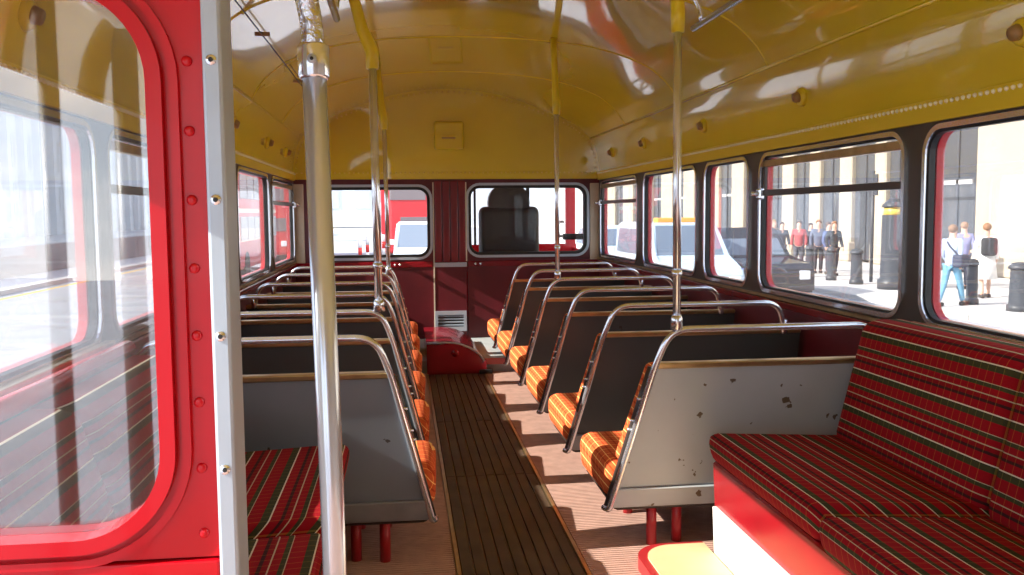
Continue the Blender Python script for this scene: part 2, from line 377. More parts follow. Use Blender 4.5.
for s in (1, -1):
    tube('cove_ridge_moulding', [(s*1.13, 0.2, 1.664), (s*1.13, FY, 1.664)], 0.008, M_YEL, ce, n=8)
    bm = bmnew(); bmesh.ops  # bead strip
    addbox(bm, (min(s*1.187, s*1.20), 1.12, ZB-.055), (max(s*1.187, s*1.20), FY, ZB+.01)); mesh_obj('cove_bottom_strip', bm, M_YELS, ce)
    bm = bmnew(); y = 1.15
    while y < FY-.02:
        bmesh.ops.create_icosphere(bm, subdivisions=1, radius=0.0072, matrix=Matrix.Translation((s*1.185, y, ZB-.004))); y += 0.026
    tag(mesh_obj('bead_row', bm, M_BULB, ce), kind='stuff')

# lamp sockets in the cove
k = 0
for s in (1, -1):
    for y in (2.134, 3.40, 4.55, 5.72, 6.6):
        e = empty('lamp_socket', (s*1.186, y, 1.52)); k += 1
        tag(e, 'empty round lamp socket on the %s-hand cove, %s from the front' % (('right', 'left')[s < 0], {2.134: 'fifth', 3.40: 'fourth', 4.55: 'third', 5.72: 'second', 6.6: 'first'}[y]), 'lamp socket', 'lamp sockets along the coves')
        bm = bmnew(); addtube(bm, [(0.01*s, 0, 0), (-0.012*s, 0, -.002), (-0.016*s, 0, -.003)], [0.040, 0.034, 0.026], 14); mesh_obj('flange', bm, M_YELS, e, smooth=True)
        bm = bmnew(); addtube(bm, [(-0.010*s, 0, 0), (-0.034*s, 0, -.008)], [0.022, 0.018], 12); mesh_obj('socket', bm, M_LAMP, e, smooth=True)

# ------------------------------------------------------------------ front bulkhead
TF = lambda u, v, d: (u, FY+d, v)
bm = bmnew()
LWN = (-1.02, -0.155, 0.735, 1.285); RWN = (0.148, 1.10, 0.745, 1.295)
add_holed(bm, (-WX, 0.0, 0.66, 1.335), LWN, 0.09, TF, 0.0, 0.05); add_holed(bm, (0.0, WX, 0.66, 1.335), RWN, 0.09, TF, 0.0, 0.05)
wf = struct(mesh_obj('wall_front', bm, M_MAR), 'front bulkhead, maroon below and yellow above two windows', 'wall')
box('lower_panel', (-WX, FY-.006, -.05), (-0.132, FY+.05, 0.66), M_MAR, wf)
box('lower_panel', (0.138, FY-.006, -.05), (WX, FY+.05, 0.66), M_MAR, wf)
box('centre_panel', (-0.125, FY-.016, 0.0), (0.13, FY+.05, 0.655), M_MAR, wf, bev=.003)
box('centre_panel_edge', (-0.133, FY-.02, 0.0), (-0.124, FY, 1.32), M_CRM, wf)
box('capping_rail', (-WX, FY-.014, 0.655), (-0.14, FY, 0.70), M_REDS, wf, bev=.004)
box('capping_rail', (0.14, FY-.014, 0.655), (WX, FY, 0.70), M_MARG, wf, bev=.004)
box('centre_cross_strip', (-0.125, FY-.024, 0.655), (0.13, FY, 0.69), M_ALU, wf, bev=.003)
for i in range(4):
    x0 = -0.123+i*0.063
    box('centre_flute', (x0+.002, FY-.02, 0.69), (x0+.061, FY, 1.33), M_MARG, wf, bev=.008)
for s_ in (1, -1): box('corner_post', (min(s_*1.125, s_*1.2), FY-.012, .70), (max(s_*1.125, s_*1.2), FY, 1.31), M_CRM, wf, bev=.004)
box('centre_panel_edge', (0.124, FY-.02, 0.70), (0.133, FY, 1.32), M_CRM, wf)
box('header', (-WX, FY-.008, 1.30), (WX, FY+.05, 1.345), M_MAR, wf)
up = [(-WX, 1.345), (WX, 1.345)] + [(x, z+.01) for x, z in half_f[1:]] + [(-x, z+.01) for x, z in half_f[-2:0:-1]]
bm = bmnew(); prism(bm, up, TF, -0.004, 0.05); mesh_obj('upper_panel', bm, M_YEL, wf)
bm = bmnew()
x = -1.17
while x < 1.18:
    bmesh.ops.create_icosphere(bm, subdivisions=1, radius=0.0075, matrix=Matrix.Translation((x, FY-.006, 1.395))); x += 0.036
arc = [(p[0]*0.985, p[1]-.025) for p in prof_f[1:-1]]
acc = 0.0; last = Vector((*arc[0], 0))
for p, q in zip(arc, arc[1:]):
    L = math.dist(p, q); n = max(1, int(L/0.036))
    for i in range(n):
        t = i/n; bmesh.ops.create_icosphere(bm, subdivisions=1, radius=0.0075, matrix=Matrix.Translation((p[0]+(q[0]-p[0])*t, FY-.006, p[1]+(q[1]-p[1])*t)))
tag(mesh_obj('bead_row', bm, M_BULB if False else M_YELS, wf), kind='stuff')
for i, (W_, nm) in enumerate(((LWN, 'left'), (RWN, 'right'))):
    e = empty('window_%d' % (11+i), (sum(W_[:2])/2, FY, W_[2])); L = e.location
    T0 = (lambda L: (lambda u, v, d: (u-L[0], d, v-L[2])))(L.copy())
    struct(e, 'front bulkhead window on the %s, %s' % (nm, 'onto the traffic ahead' if i == 0 else 'onto the dark driver cab'), 'window')
    u0, u1, v0, v1 = W_
    bm = bmnew(); add_ring(bm, (u0, u1, v0, v1), 0.09, 0.02, T0, -0.014, 0.0); mesh_obj('metal_rim', bm, M_ALU, e)
    bm = bmnew(); add_ring(bm, (u0+.022, u1-.022, v0+.022, v1-.022), 0.07, 0.024, T0, -0.008, 0.045); mesh_obj('rubber_seal', bm, M_BLK, e)
    bm = bmnew(); add_pane(bm, (u0, u1, v0, v1), 0.08, T0, 0.02, 0.024); mesh_obj('pane', bm, M_BGLASS, e)
    for x in (u0+.05, u0+.09, u1-.28, u1-.24):
        tube('screw', [(x-L[0], -.02, 0.678-L[2]), (x-L[0], -.008, 0.678-L[2])], 0.008, M_CHR, e, n=8)

# ventilator box over the pillar
e = tag(empty('ventilator_box', (0.0, FY-.004, 1.57)), 'small yellow ventilator box above the front pillar', 'ventilator')
bm = bmnew(); addbox(bm, (-.115, -.05, 0.0), (.115, 0.0, .22), .015); mesh_obj('casing', bm, M_YEL, e)
box('slot', (-.055, -.054, .085), (.05, -.049, .097), M_LAMP, e); box('flap', (-.065, -.058, .10), (.06, -.048, .112), M_YELS, e)
# heater grille low on the bulkhead
e = tag(empty('heater_grille', (0.0, FY-.016, 0.145)), 'chrome framed heater grille low on the maroon bulkhead', 'vent')
bm = bmnew(); add_holed(bm, (-.127, .122, 0, .16), (-.105, .10, .035, .13), .004, lambda u, v, d: (u, d, v), -.022, 0.0, k=2); mesh_obj('frame', bm, M_ALU, e)
box('backing', (-.106, -.004, .034), (.101, 0, .131), M_BLK, e)
for i in range(4): 
    z = .042+i*.024
    bm = bmnew(); addhex(bm, [(-.105, -.014, z), (.10, -.014, z), (.10, -.004, z+.006), (-.105, -.004, z+.006), (-.105, -.016, z+.008), (.10, -.016, z+.008), (.10, -.004, z+.014), (-.105, -.004, z+.014)]); mesh_obj('slat', bm, M_ALU, e)
# red wheel-arch style cover at the front of the aisle
e = tag(empty('engine_cover', (-0.225, STEPY-.08, 0.0)), 'glossy red humped metal cover on the floor before the bulkhead', 'cover')
poly = [(0, 0), (0.41, 0), (0.40, .045)] + [(0.125+0.275*math.sin(a), .02+.19*math.cos(a)) for a in [PI/2*(1-i/7)*0.93 for i in range(8)]] + [(0, .21)]
bm = bmnew(); prism(bm, poly, lambda u, v, d: (u, d, v), 0.0, 0.9); bmesh.ops.bevel(bm, geom=[g for g in bm.edges if abs(g.verts[0].co.y) < 1e-4 and abs(g.verts[1].co.y) < 1e-4], offset=.018, segments=2, affect='EDGES'); mesh_obj('cover', bm, mat('deep_red_cover', (0.30, 0.006, 0.02), rough=0.2, coat=0.4), e)
tube('edge_moulding', [(u, .012, v+.003) for u, v in poly[2:]], 0.008, M_ALU, e, n=8)
bm = bmnew(); addtube(bm, [(.19, .0, .145), (.19, -.014, .145), (.19, -.022, .145)], [.026, .024, .012], 12); mesh_obj('boss', bm, M_REDS, e, smooth=True)
box('rubber_foot', (.35, -.012, 0.0), (.44, .05, .03), M_BLK, e, bev=.006)

# ------------------------------------------------------------------ driver cab beyond the bulkhead
cb = struct(empty('wall_cab', (0.0, FY+.06, 0.0)), 'red driver cab shell with windscreen beyond the bulkhead', 'wall')
CY = 1.35
box('cab_floor', (0.05, 0.0, -.2), (1.28, CY, 0.10), M_BLK, cb)
box('cab_left_side', (0.02, 0.0, -.2), (0.06, CY, 0.72), M_BLK, cb)
box('cab_front_panel', (0.05, CY-.05, .1), (1.28, CY, 0.78), M_RED, cb)
for x, wd, m in ((0.03, .035, M_BLK), (0.30, .02, M_BLK), (0.62, .022, M_BLK), (0.80, .03, M_BLK), (1.18, .09, M_RED)):
    box('screen_pillar', (x, CY-.05, .78), (x+wd, CY, 1.38), m, cb)
box('cab_side_panel', (1.24, 0.0, -.2), (1.29, CY, 0.74), M_RED, cb)
box('cab_side_pillar', (1.22, .02, .74), (1.28, .14, 1.38), M_RED, cb); box('cab_side_pillar', (1.22, .62, .74), (1.28, .70, 1.38), M_RED, cb)
box('cab_roof', (-1.3, 0.0, 1.38), (1.29, CY, 2.1), M_RED, cb)
bm = bmnew(); addbox(bm, (.06, CY-.03, .78), (1.2, CY-.026, 1.38)); mesh_obj('windscreen', bm, M_CGLASS, cb)
ds = tag(empty('driver_seat', (0.50, FY+.42, 0.16)), 'black padded driver seat seen through the right bulkhead window', 'seat')
box('pedestal', (-.14, -.1, 0.0), (.14, .2, .28), M_BLK, ds, bev=.02)
box('cushion', (-.24, -.16, .28), (.24, .3, .40), M_DARKV, ds, bev=.04, seg=3, smooth=True)
box('backrest', (-.25, -.22, .42), (.25, -.10, .97), M_DARKV, ds, bev=.055, seg=4, smooth=True)
bm = bmnew(); A = [p for c in rrect(-.17, .17, .85, 1.15, .14, 6) for p in c]; prism(bm, A, lambda u, v, d: (u, d, v), -.20, -.09); mesh_obj('headrest', bm, mat('grey_vinyl', (.03, .032, .03), rough=.4), ds)
sw_ = tag(empty('steering_wheel', (0.55, FY+1.0, 0.80)), 'black steering wheel in the driver cab', 'steering wheel')
bm = bmnew(); pts = [(.22*math.cos(2*PI*i/28), .08*math.sin(2*PI*i/28), .2*math.sin(2*PI*i/28)) for i in range(29)]; addtube(bm, pts, .014, 8, cap=False); mesh_obj('rim', bm, M_BLK, sw_, smooth=True)
tube('spoke', [(-.21, 0, 0), (.21, 0, 0)], .01, M_BLK, sw_); tube('column', [(0, 0, 0), (0, .2, -.5)], .022, M_BLK, sw_)
ch = tag(empty('cab_grab_handle', (0.97, FY+.30, 0.88)), 'small white grab handle on the cab side by the window', 'handle')
tube('bar', bend([(0, 0, 0), (-.05, 0, 0), (-.05, 0, .12), (0, 0, .12)], .03), .012, mat('white_handle', (.75, .75, .75), rough=.3), ch)
box('mount', (-.01, -.02, -.03), (.25, .02, .02), M_BLK, ch, bev=.004)
# bonnet beside the cab
bn = struct(box('trim_bonnet', (-1.2, FY+.06, -.5), (0.0, FY+1.5, 0.42), M_RED, bev=.06, seg=3), 'red engine bonnet below the left front window', 'bonnet')

# ------------------------------------------------------------------ double seats
ROWS = 6
ordn = ['first', 'second', 'third', 'fourth', 'fifth', 'sixth']
def make_seat(s, pale):
    W = 0.905 if s > 0 else 0.875
    gm = [M_GREY, M_GREYL, M_GREYM][pale]
    P = lambda x, y, z: (s*x, y, z)
    def hexs(name, pts, m, par, bev=0.0, seg=2, smooth=False):
        bm = bmnew(); addhex(bm, [P(*p) for p in pts], bev, seg); return mesh_obj(name, bm, m, par, smooth)
    e = empty('bus_seat')
    zt, zb = 0.605, 0.205; ly = lambda z: -0.105*(z-.13)/.48; ax = lambda z: 0.118*(z-.13)/.48
    th = .016
    bp = hexs('back_panel', [(ax(zb), ly(zb), zb), (W, ly(zb), zb), (W, ly(zb)+th, zb), (ax(zb), ly(zb)+th, zb), (ax(zt), ly(zt), zt), (W, ly(zt), zt), (W, ly(zt)+th, zt), (ax(zt), ly(zt)+th, zt)], gm, e)
    hexs('kick_strip', [(ax(.135), ly(.135)-.004, .135), (W, ly(.135)-.004, .135), (W, ly(.135)+.03, .135), (ax(.135), ly(.135)+.03, .135), (ax(.2), ly(.2)-.012, .203), (W, ly(.2)-.012, .203), (W, ly(.2)+.03, .203), (ax(.2), ly(.2)+.03, .203)], M_GREYL if pale == 1 else M_TRIMG, e, .004, 1)
    hexs('top_trim', [(ax(.6), ly(.6)-.008, .598), (W, ly(.6)-.008, .598), (W, ly(.6)+.03, .598), (ax(.6), ly(.6)+.03, .598), (ax(.62), ly(.62)-.008, .617), (W, ly(.62)-.008, .617), (W, ly(.62)+.03, .617), (ax(.62), ly(.62)+.03, .617)], M_BRASS, e, .004, 1)
    rail = bend([P(-.012, .03, .128), P(-.002, -.002, .13), P(ax(.62)-.002, ly(.62)-.004, .62), P(ax(.70)+.02, ly(.70)-.006, .722), P(.80, ly(.72)-.006, .722), P(.835, ly(.62), .61)], .075, 6)
    tube('grab_rail', rail, .0105, M_CHR, e, n=10)
    tube('rail_socket', [P(.833, ly(.64), .652), P(.835, ly(.6), .60)], .016, M_CHR, e, n=10)
    tube('edge_binding', [P(ax(z)-.008, ly(z)+.022, z) for z in (.14, .3, .45, .60)], .009, mat('dark_edge', (.05, .035, .03), rough=.35), e, n=8)
    for z in (.40, .43, .5): tube('rivet', [P(ax(z)-.022, ly(z)+.01, z), P(ax(z), ly(z)+.01, z)], .005, M_CHR, e, n=6)
    hexs('back_cushion', [(ax(.28)-.012, ly(.28)+.03, .28), (W, ly(.28)+.03, .28), (W, ly(.28)+.11, .28), (ax(.28)-.012, ly(.28)+.11, .28), (ax(.61)-.012, ly(.61)+.03, .61), (W, ly(.61)+.03, .61), (W, ly(.61)+.085, .61), (ax(.61)-.012, ly(.61)+.085, .61)], M_SEATFAB, e, .022, 3, True)
    hexs('seat_cushion', [(-.012, .02, .15), (W-.01, .02, .15), (W-.01, .38, .155), (-.022, .38, .155), (-.016, .02, .28), (W-.01, .02, .28), (W-.01, .40, .295), (-.032, .40, .295)], M_SEATFAB, e, .045, 4, True)
    hexs('seat_board', [(.02, .0, .125), (W, .0, .125), (W, .36, .125), (.02, .36, .125), (.0, .0, .15), (W, .0, .15), (W, .37, .158), (-.005, .37, .158)], mat('dark_board', (.03, .02, .015), rough=.4), e, .006, 1)
    tube('leg', [P(.145, .03, 0), P(.145, .03, .15)], .017, M_REDT, e, n=10); tube('leg', [P(.235, .05, 0), P(.235, .05, .15)], .017, M_REDT, e, n=10)
    tube('leg', [P(.145, .34, 0), P(.145, .34, .15)], .017, M_REDT, e, n=10); tube('leg', [P(.235, .34, 0), P(.235, .34, .15)], .017, M_REDT, e, n=10)
    return e
def copy_tree(o, parent=None):
    c = o.copy(); COL.objects.link(c); c.parent = parent
    for ch in [q for q in bpy.data.objects if q.parent == o]: copy_tree(ch, c)
    return c
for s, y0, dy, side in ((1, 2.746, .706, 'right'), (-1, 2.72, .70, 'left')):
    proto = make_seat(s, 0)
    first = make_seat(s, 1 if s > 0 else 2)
    for k in range(ROWS):
        o = first if k == 0 else proto if k == 1 else copy_tree(proto)
        o.location = (0.268 if s > 0 else -0.298, y0 + dy*k, 0.0)
        if k == 0: lb = '%s grey back double seat just beyond the %s bench' % ('pale chipped' if s > 0 else 'mid', side)
        elif k == 5: lb = 'double seat %s of the aisle, next to the front bulkhead' % side
        else: lb = 'dark grey back double seat %s of the aisle, %s row from the bench' % (side, ordn[k])
        tag(o, lb, 'bus seat', 'double seats on the %s of the aisle' % side)

# ------------------------------------------------------------------ sideways benches
for s, side in ((1, 'right'), (-1, 'left')):
    P = lambda x, y, z: (s*x, y, z)
    e = empty('bench_seat', (s*0.53, 1.19, 0))
    B = lambda x, y, z: (s*(x-.53), y-1.19, z + (.022 if s < 0 and .3 < z < .45 else 0))
    tag(e, 'red tartan sideways bench on the %s, %s' % (side, 'under the big near window with white kick panel' if s > 0 else 'behind the red glazed partition'), 'bench', 'sideways tartan benches')
    def hx(name, pts, m, bev=0, seg=2, smooth=False, par=e):
        bm = bmnew(); addhex(bm, [B(*p) for p in pts], bev, seg); return mesh_obj(name, bm, m, par, smooth)
    Y0, Y1, XB = 1.19, (2.60 if s > 0 else 2.56), 1.165; ZT = .745 if s > 0 else .70
    hx('base', [(.565, Y0, .0), (XB, Y0, 0), (XB, Y1-.01, 0), (.565, Y1-.01, 0), (.55, Y0, .32), (XB, Y0, .32), (XB, Y1-.01, .32), (.55, Y1-.01, .32)], M_REDS, .006, 1)
    hx('kick_panel', [(.553, Y0, .0), (.57, Y0, 0), (.57, Y1-.03, 0), (.553, Y1-.03, 0), (.545, Y0, .185), (.57, Y0, .185), (.57, Y1-.03, .185), (.545, Y1-.03, .185)], M_WHITE if s > 0 else M_MAR)
    fs = bench_fab('bench_moquette_seat_%s' % side, (-s, 0, -1)); fb = bench_fab('bench_moquette_back_%s' % side, (s*.35, 0, 1))
    for (a, b, dz, sk) in ((1.885, Y1, 0.0, .0), (Y0, 1.875, -.012, .0)):
        hx('seat_cushion', [(.545, a, .315+dz), (1.05, a, .30+dz), (1.05, b, .30+dz), (.545, b, .315+dz), (.525, a, .412+dz), (1.05, a, .385+dz), (1.05, b, .385+dz), (.525, b, .412+dz)], fs, .035, 4, True)
        hx('back_cushion', [(.925, a, .36), (1.10, a, .36), (1.10, b, .36), (.925, b, .36), (1.02, a, ZT), (XB, a, ZT), (XB, b, ZT), (1.02, b, ZT)], fb, .04, 4, True)
    if s < 0:
        tube('top_roll', [B(1.125, Y0+.01, .715), B(1.125, Y1-.01, .715)], .022, M_RED, e, n=12)
# low step box by the right bench
e = tag(empty('footstep_box', (0.315, 1.55, 0.0)), 'low tan topped step box with red rim beside the right bench', 'step')
A = [p for c in rrect(0, .36, 0, 1.12, .11, 8) for p in c]; A = [(x if x < .17 else .232, y) for x, y in A]
A2 = []
for p in A:
    if not A2 or math.dist(p, A2[-1]) > 1e-4: A2.append(p)
bm = bmnew(); prism(bm, A2, lambda u, v, d: (u, v, d), 0.0, 0.04); mesh_obj('rim', bm, M_REDT, e)
bm = bmnew(); prism(bm, [(.025+(x)*.88, .025+y*.955) for x, y in A2], lambda u, v, d: (u, v, d), 0.036, 0.045); mesh_obj('top', bm, M_TAN, e)

# ------------------------------------------------------------------ red glazed partition, near left
PY = 1.12
pt = struct(empty('wall_partition', (-0.9, PY, 0.0)), 'glossy red partition with big rounded window, near left', 'partition')
TP = lambda u, v, d: (u+0.9, d, v)
PW = (-1.13, -0.668, 0.686, 1.338)
bm = bmnew(); add_holed(bm, (-1.26, -0.604, 0.655, 1.62), PW, 0.105, TP, 0.0, 0.05, k=12); mesh_obj('panel', bm, M_RED, pt)
bm = bmnew(); addbox(bm, TP(-1.26, -.3, -.006), TP(-.604, .652, .05), .003); mesh_obj('lower_panel', bm, M_RED, pt)
bm = bmnew(); prism(bm, [(-1.26, 1.62), (-.604, 1.62), (-.604, 1.95), (-.9, 1.84), (-1.26, 1.6)], TP, 0.0, .05); mesh_obj('upper_panel', bm, M_RED, pt)
bm = bmnew(); add_ring(bm, PW, .105, .018, TP, -.012, 0.0, k=12); mesh_obj('window_moulding', bm, M_RED, pt)
bm = bmnew(); add_ring(bm, (PW[0]-.026, PW[1]+.026, PW[2]-.026, PW[3]+.026), .131, .010, TP, -.008, 0.0, k=12); mesh_obj('outer_moulding', bm, M_RED, pt)
bm = bmnew(); add_pane(bm, PW, .105, TP, .02, .025, k=12); mesh_obj('pane', bm, M_PGLASS, pt)
box('edge_strip', TP(-.603, -.3, -.012), TP(-.580, 1.96, .06), M_ALU, pt, bev=.004)
for i in range(12):
    z = 0.44+i*0.0817
    bm = bmnew(); addtube(bm, [TP(-.622, z, .002), TP(-.622, z, -.003), TP(-.622, z, -.0042)], [.0068, .006, .003], 12); mesh_obj('rivet', bm, M_RED, pt, smooth=True)
    if i % 2 == 0:
        z -= 0.0
        bm = bmnew(); addtube(bm, [TP(-.592, z, -.010), TP(-.592, z, -.0145)], [.007, .006], 12); sc_ = mesh_obj('screw', bm, M_CHR, pt, smooth=True)
        bm = bmnew(); addtube(bm, [TP(-.592, z, -.0146), TP(-.592, z, -.0152)], [.003, .003], 8); mesh_obj('screw_slot', bm, M_BLK, sc_)

# ------------------------------------------------------------------ poles and rails
def post(name, label, base, top, r, extra=None):
    e = tag(empty(name, base), label, 'handrail', 'chrome grab poles'); b = Vector(base); t = Vector(top)-b
    tube('pole', [(0, 0, 0), t], r, M_CHR, e, n=14)
    bm = bmnew(); addtube(bm, [(0, 0, -.012), (0, 0, .02), (0, 0, .03)], [r*1.5, r*1.4, r*1.05], 14); mesh_obj('foot_clamp', bm, M_CHR, e, smooth=True)
    bm = bmnew(); addtube(bm, [t*.165, t*.19], [r*1.25, r*1.25], 14); mesh_obj('collar', bm, M_CHR, e, smooth=True)
    c = Vector(extra)-b
    bm = bmnew(); addtube(bm, [t-Vector((0, 0, .01)), t+Vector((0, 0, .05)), t+(c-t)*.35, t+(c-t)*.7, c], [r*1.55, r*1.7, r*1.5, r*1.3, r*1.5], 14); mesh_obj('ceiling_socket', bm, M_YELS, e, smooth=True)
    return e
ry = lambda s, k: (2.746+.706*k if s > 0 else 2.72+.70*k) - .131
post('grab_pole', 'chrome pole on the nearest right seat rail, rising to the ceiling', (.443, ry(1, 0), .735), (.440, ry(1, 0), 1.61), .0125, (.43, ry(1, 0), 1.99))
post('grab_pole', 'chrome pole on the fourth right seat rail, thin and distant', (.446, ry(1, 3), .735), (.443, ry(1, 3), 1.60), .0125, (.43, ry(1, 3), 1.99))
post('grab_pole', 'chrome pole on the second left seat rail with bent yellow top', (-.462, ry(-1, 1), .735), (-.468, ry(-1, 1), 1.60), .0145, (-.56, ry(-1, 1)-.05, 1.955))
post('grab_pole', 'chrome pole on the fifth left seat rail, farthest on the left', (-.458, ry(-1, 4), .735), (-.468, ry(-1, 4), 1.58), .0125, (-.50, ry(-1, 4), 1.97))
# big platform pole
e = tag(empty('platform_pole', (-0.468, 1.22, 0.0)), 'thick chrome pole nearest the camera with bolted clamp near its top', 'handrail')
P0 = Vector((-0.468, 1.22, 0))
pth = [(0, 0, -.02), (-.0065, 0, .7), (-.016, 0, 1.268)]
tube('pole', pth, .0162, mat('polished_steel', (0.62, 0.68, 0.78), rough=0.2, metal=0.6), e, n=20)
bm = bmnew(); addtube(bm, bend([(-.016, 0, 1.26), (-.017, 0, 1.335), (-.05, -.03, 1.45), (-.06, -.03, 1.93)], .05), .0148, 20); mesh_obj('upper_tube', bm, mat('pitted_chrome', (.7, .72, .78), rough=.16, metal=1, bump=.5, scale=90), e, smooth=True)
bm = bmnew(); addtube(bm, [(-.016, 0, 1.252), (-.016, 0, 1.256), (-.0165, 0, 1.293), (-.0165, 0, 1.297)], [.018, .0205, .0205, .018], 20); cl = mesh_obj('clamp', bm, M_CHR, e, smooth=True)
tube('clamp_bolt', [(-.0165, -.018, 1.275), (-.0165, -.024, 1.275)], .006, M_ALU, cl, n=12); tube('bolt_slot', [(-.0165, -.0235, 1.275), (-.0165, -.0245, 1.275)], .0025, M_BLK, cl, n=8)
# ceiling grab rails
for s, x, y1, z, side in ((1, .70, 3.26, 1.745, 'right'), (-1, -.59, 3.30, 1.765, 'left')):
    e = tag(empty('ceiling_grab_rail', (x, 1.5, z)), 'short chrome grab rail under the yellow ceiling on the %s' % side, 'handrail', 'ceiling grab rails')
    tube('rail', [(0, .3, 0), (0, y1-1.5, 0)], .0125, M_CHR, e, n=12)
    zc = ARCH_Z(x)-z
    for yb in (y1-1.5-.10, .5):
        tube('bracket', bend([(0, yb, 0), (-s*.01, yb, .05), (-s*.10, yb+.02, zc+.035)], .03), [.012]*2+[.010]*6, M_CHR, e, n=8)
# bell cord
e = tag(empty('bell_cord', (-.92, .5, 1.80)), 'dark bell cord running along the left of the yellow ceiling', 'cord')
tube('cord', [(0, 0, 0), (0, 1.35, 0), (0, 1.9, -.012), (0, 2.6, 0), (0, 6.4, 0)], .0028, M_BLK, e, n=6)
for y in (1.98, 3.3, 4.6, 5.9):
    bm = bmnew(); addbox(bm, (-.03, y-.006, -.004), (.03, y+.006, .012), .002); mesh_obj('cord_bracket', bm, M_LAMP, e)

# unseen rear platform; posts added as dark shapes for the partition glass reflection
for (x, y, r, nm) in ((-1.16, .11, .022, 'slim'), (-1.15, -.44, .036, 'thick')):
    o = tag(tube('reflection_post', [(x, y, -.4), (x, y, 1.60)], r, mat('dark_post', (.05, .045, .03), rough=.4), None, n=12), '%s added post behind the viewer, a dark shape for the glass to mirror' % nm, 'post')
wr_ = struct(box('wall_rear', (-0.5, -1.36, -.7), (1.3, -1.3, 2.1), M_RED), 'red rear body panel behind the viewer', 'wall')  # unseen rear panel, widened to cut the light from behind
M_BOUNCE = mat('cream_bounce_panel', (.42, .41, .38), rough=.45)  # pale panels added out of view to lighten the near pole
box('rear_bounce_panel', (-0.48, -1.298, -.3), (1.19, -1.285, 1.95), M_BOUNCE, wr_)
box('side_bounce_panel', (1.18, -1.28, -.3), (1.198, 1.10, 1.38), M_BOUNCE, wr_)

# ------------------------------------------------------------------ the street
ROAD = -1.12; PAVE = -1.0
M_ROAD = mat('asphalt', (.36, .37, .39), rough=.9, var=.12, scale=1.2)
M_PAVE = mat('pale_paving', (.60, .58, .56), rough=.9, var=.06, scale=.8)
M_STONE = mat('sandstone', (.46, .39, .30), rough=.9, var=.07, scale=.6)
M_STONE2 = mat('grey_stone', (.42, .42, .42), rough=.9, var=.10, scale=.5)
M_DWIN = mat('dark_shop_glass', (.07, .075, .085), rough=.2)
M_BOLL = mat('bollard_black', (.055, .06, .07), rough=.45)
struct(box('floor_road', (-11.6, -30, ROAD-.3), (10.9, 170, ROAD), M_ROAD), 'grey asphalt road around the bus', 'road')
pv = struct(box('floor_pavement', (10.9, -30, ROAD-.3), (60, 170, PAVE), M_PAVE), 'pale sunlit pavement on the right of the street', 'pavement')
for i in range(26): box('kerb_stone', (10.7, -6+i*2.5, ROAD-.1), (10.95, -6+i*2.5+2.46, PAVE+.005), mat('kerb_stone', (.55, .54, .52), rough=.9), pv, bev=.02, seg=1)
lv = struct(box('floor_far_pavement', (-60, -30, ROAD-.3), (-11.9, 170, PAVE), mat('grey_paving', (.5, .5, .51), rough=.9, var=.1)), 'grey pavement on the left of the street', 'pavement')
box('kerb', (-12.0, -30, ROAD-.1), (-11.6, 170, PAVE+.01), mat('kerb_stone', (.55, .54, .52)), lv)
struct(box('trim_yellow_line', (-11.15, -30, ROAD), (-11.0, 170, ROAD+.004), mat('yellow_line', (.85, .55, .05), rough=.8)), 'yellow line along the left kerb of the road', 'road line')
# dark parapet wall along the left kerb
e = tag(empty('parapet_wall', (-14.0, 0, PAVE)), 'dark grey stone parapet along the left pavement', 'wall')
for i in range(22):
    bm = bmnew(); addbox(bm, (-.2, -8+i*4+.02, 0), (.2, -8+i*4+3.98, 1.05), .03, 1); mesh_obj('parapet_panel', bm, mat('parapet_stone', (.22, .23, .25), rough=.9, var=.15, scale=2), e)
# right-hand building
bd = tag(empty('stone_building', (18.0, 0, PAVE)), 'pale sandstone building with tall pilasters and dark openings beyond the pavement', 'building')
box('facade', (0.6, -10, 0), (12, 110, 16), M_STONE2, bd)
OPEN = [(12.2, 13.8), (18.0, 19.4), (27.1, 28.7), (31.0, 31.9), (33.2, 34.5), (36.0, 37.3), (38.8, 40.0), (41.7, 42.9), (44.8, 46.2), (48.4, 50.0), (52.6, 54.4), (57.0, 59.0), (62.0, 64.0), (67.0, 69.5), (73.0, 75.5), (79, 82), (86, 89)]
prev = 0.0
for a, b in OPEN:
    nb = 1 if a-prev < 4 else 2
    for j in range(nb):
        p0 = prev+.25+(a-prev-.5)*j/nb; p1 = prev+.25+(a-prev-.5)*(j+1)/nb-(.12 if nb > 1 else 0)
        box('pilaster', (-.3, p0, 0), (.7, p1, 16), M_STONE, bd, bev=.05, seg=1)
        box('plinth', (-.42, p0-.08, 0), (.7, p1+.05, .8), M_STONE, bd, bev=.05, seg=1)
    w_ = box('window', (-.12, a-.2, .1), (.62, b+.2, 6.2), M_DWIN, bd)
    box('mullion', (-.16, (a+b)/2-.06, .1), (-.1, (a+b)/2+.06, 6.2), M_BOLL, w_); box('transom', (-.16, a, 2.9), (-.1, b, 3.05), M_STONE2, w_)
    box('lintel', (.1, a-.25, 6.2), (.7, b+.25, 7.0), M_STONE, bd)
    prev = b
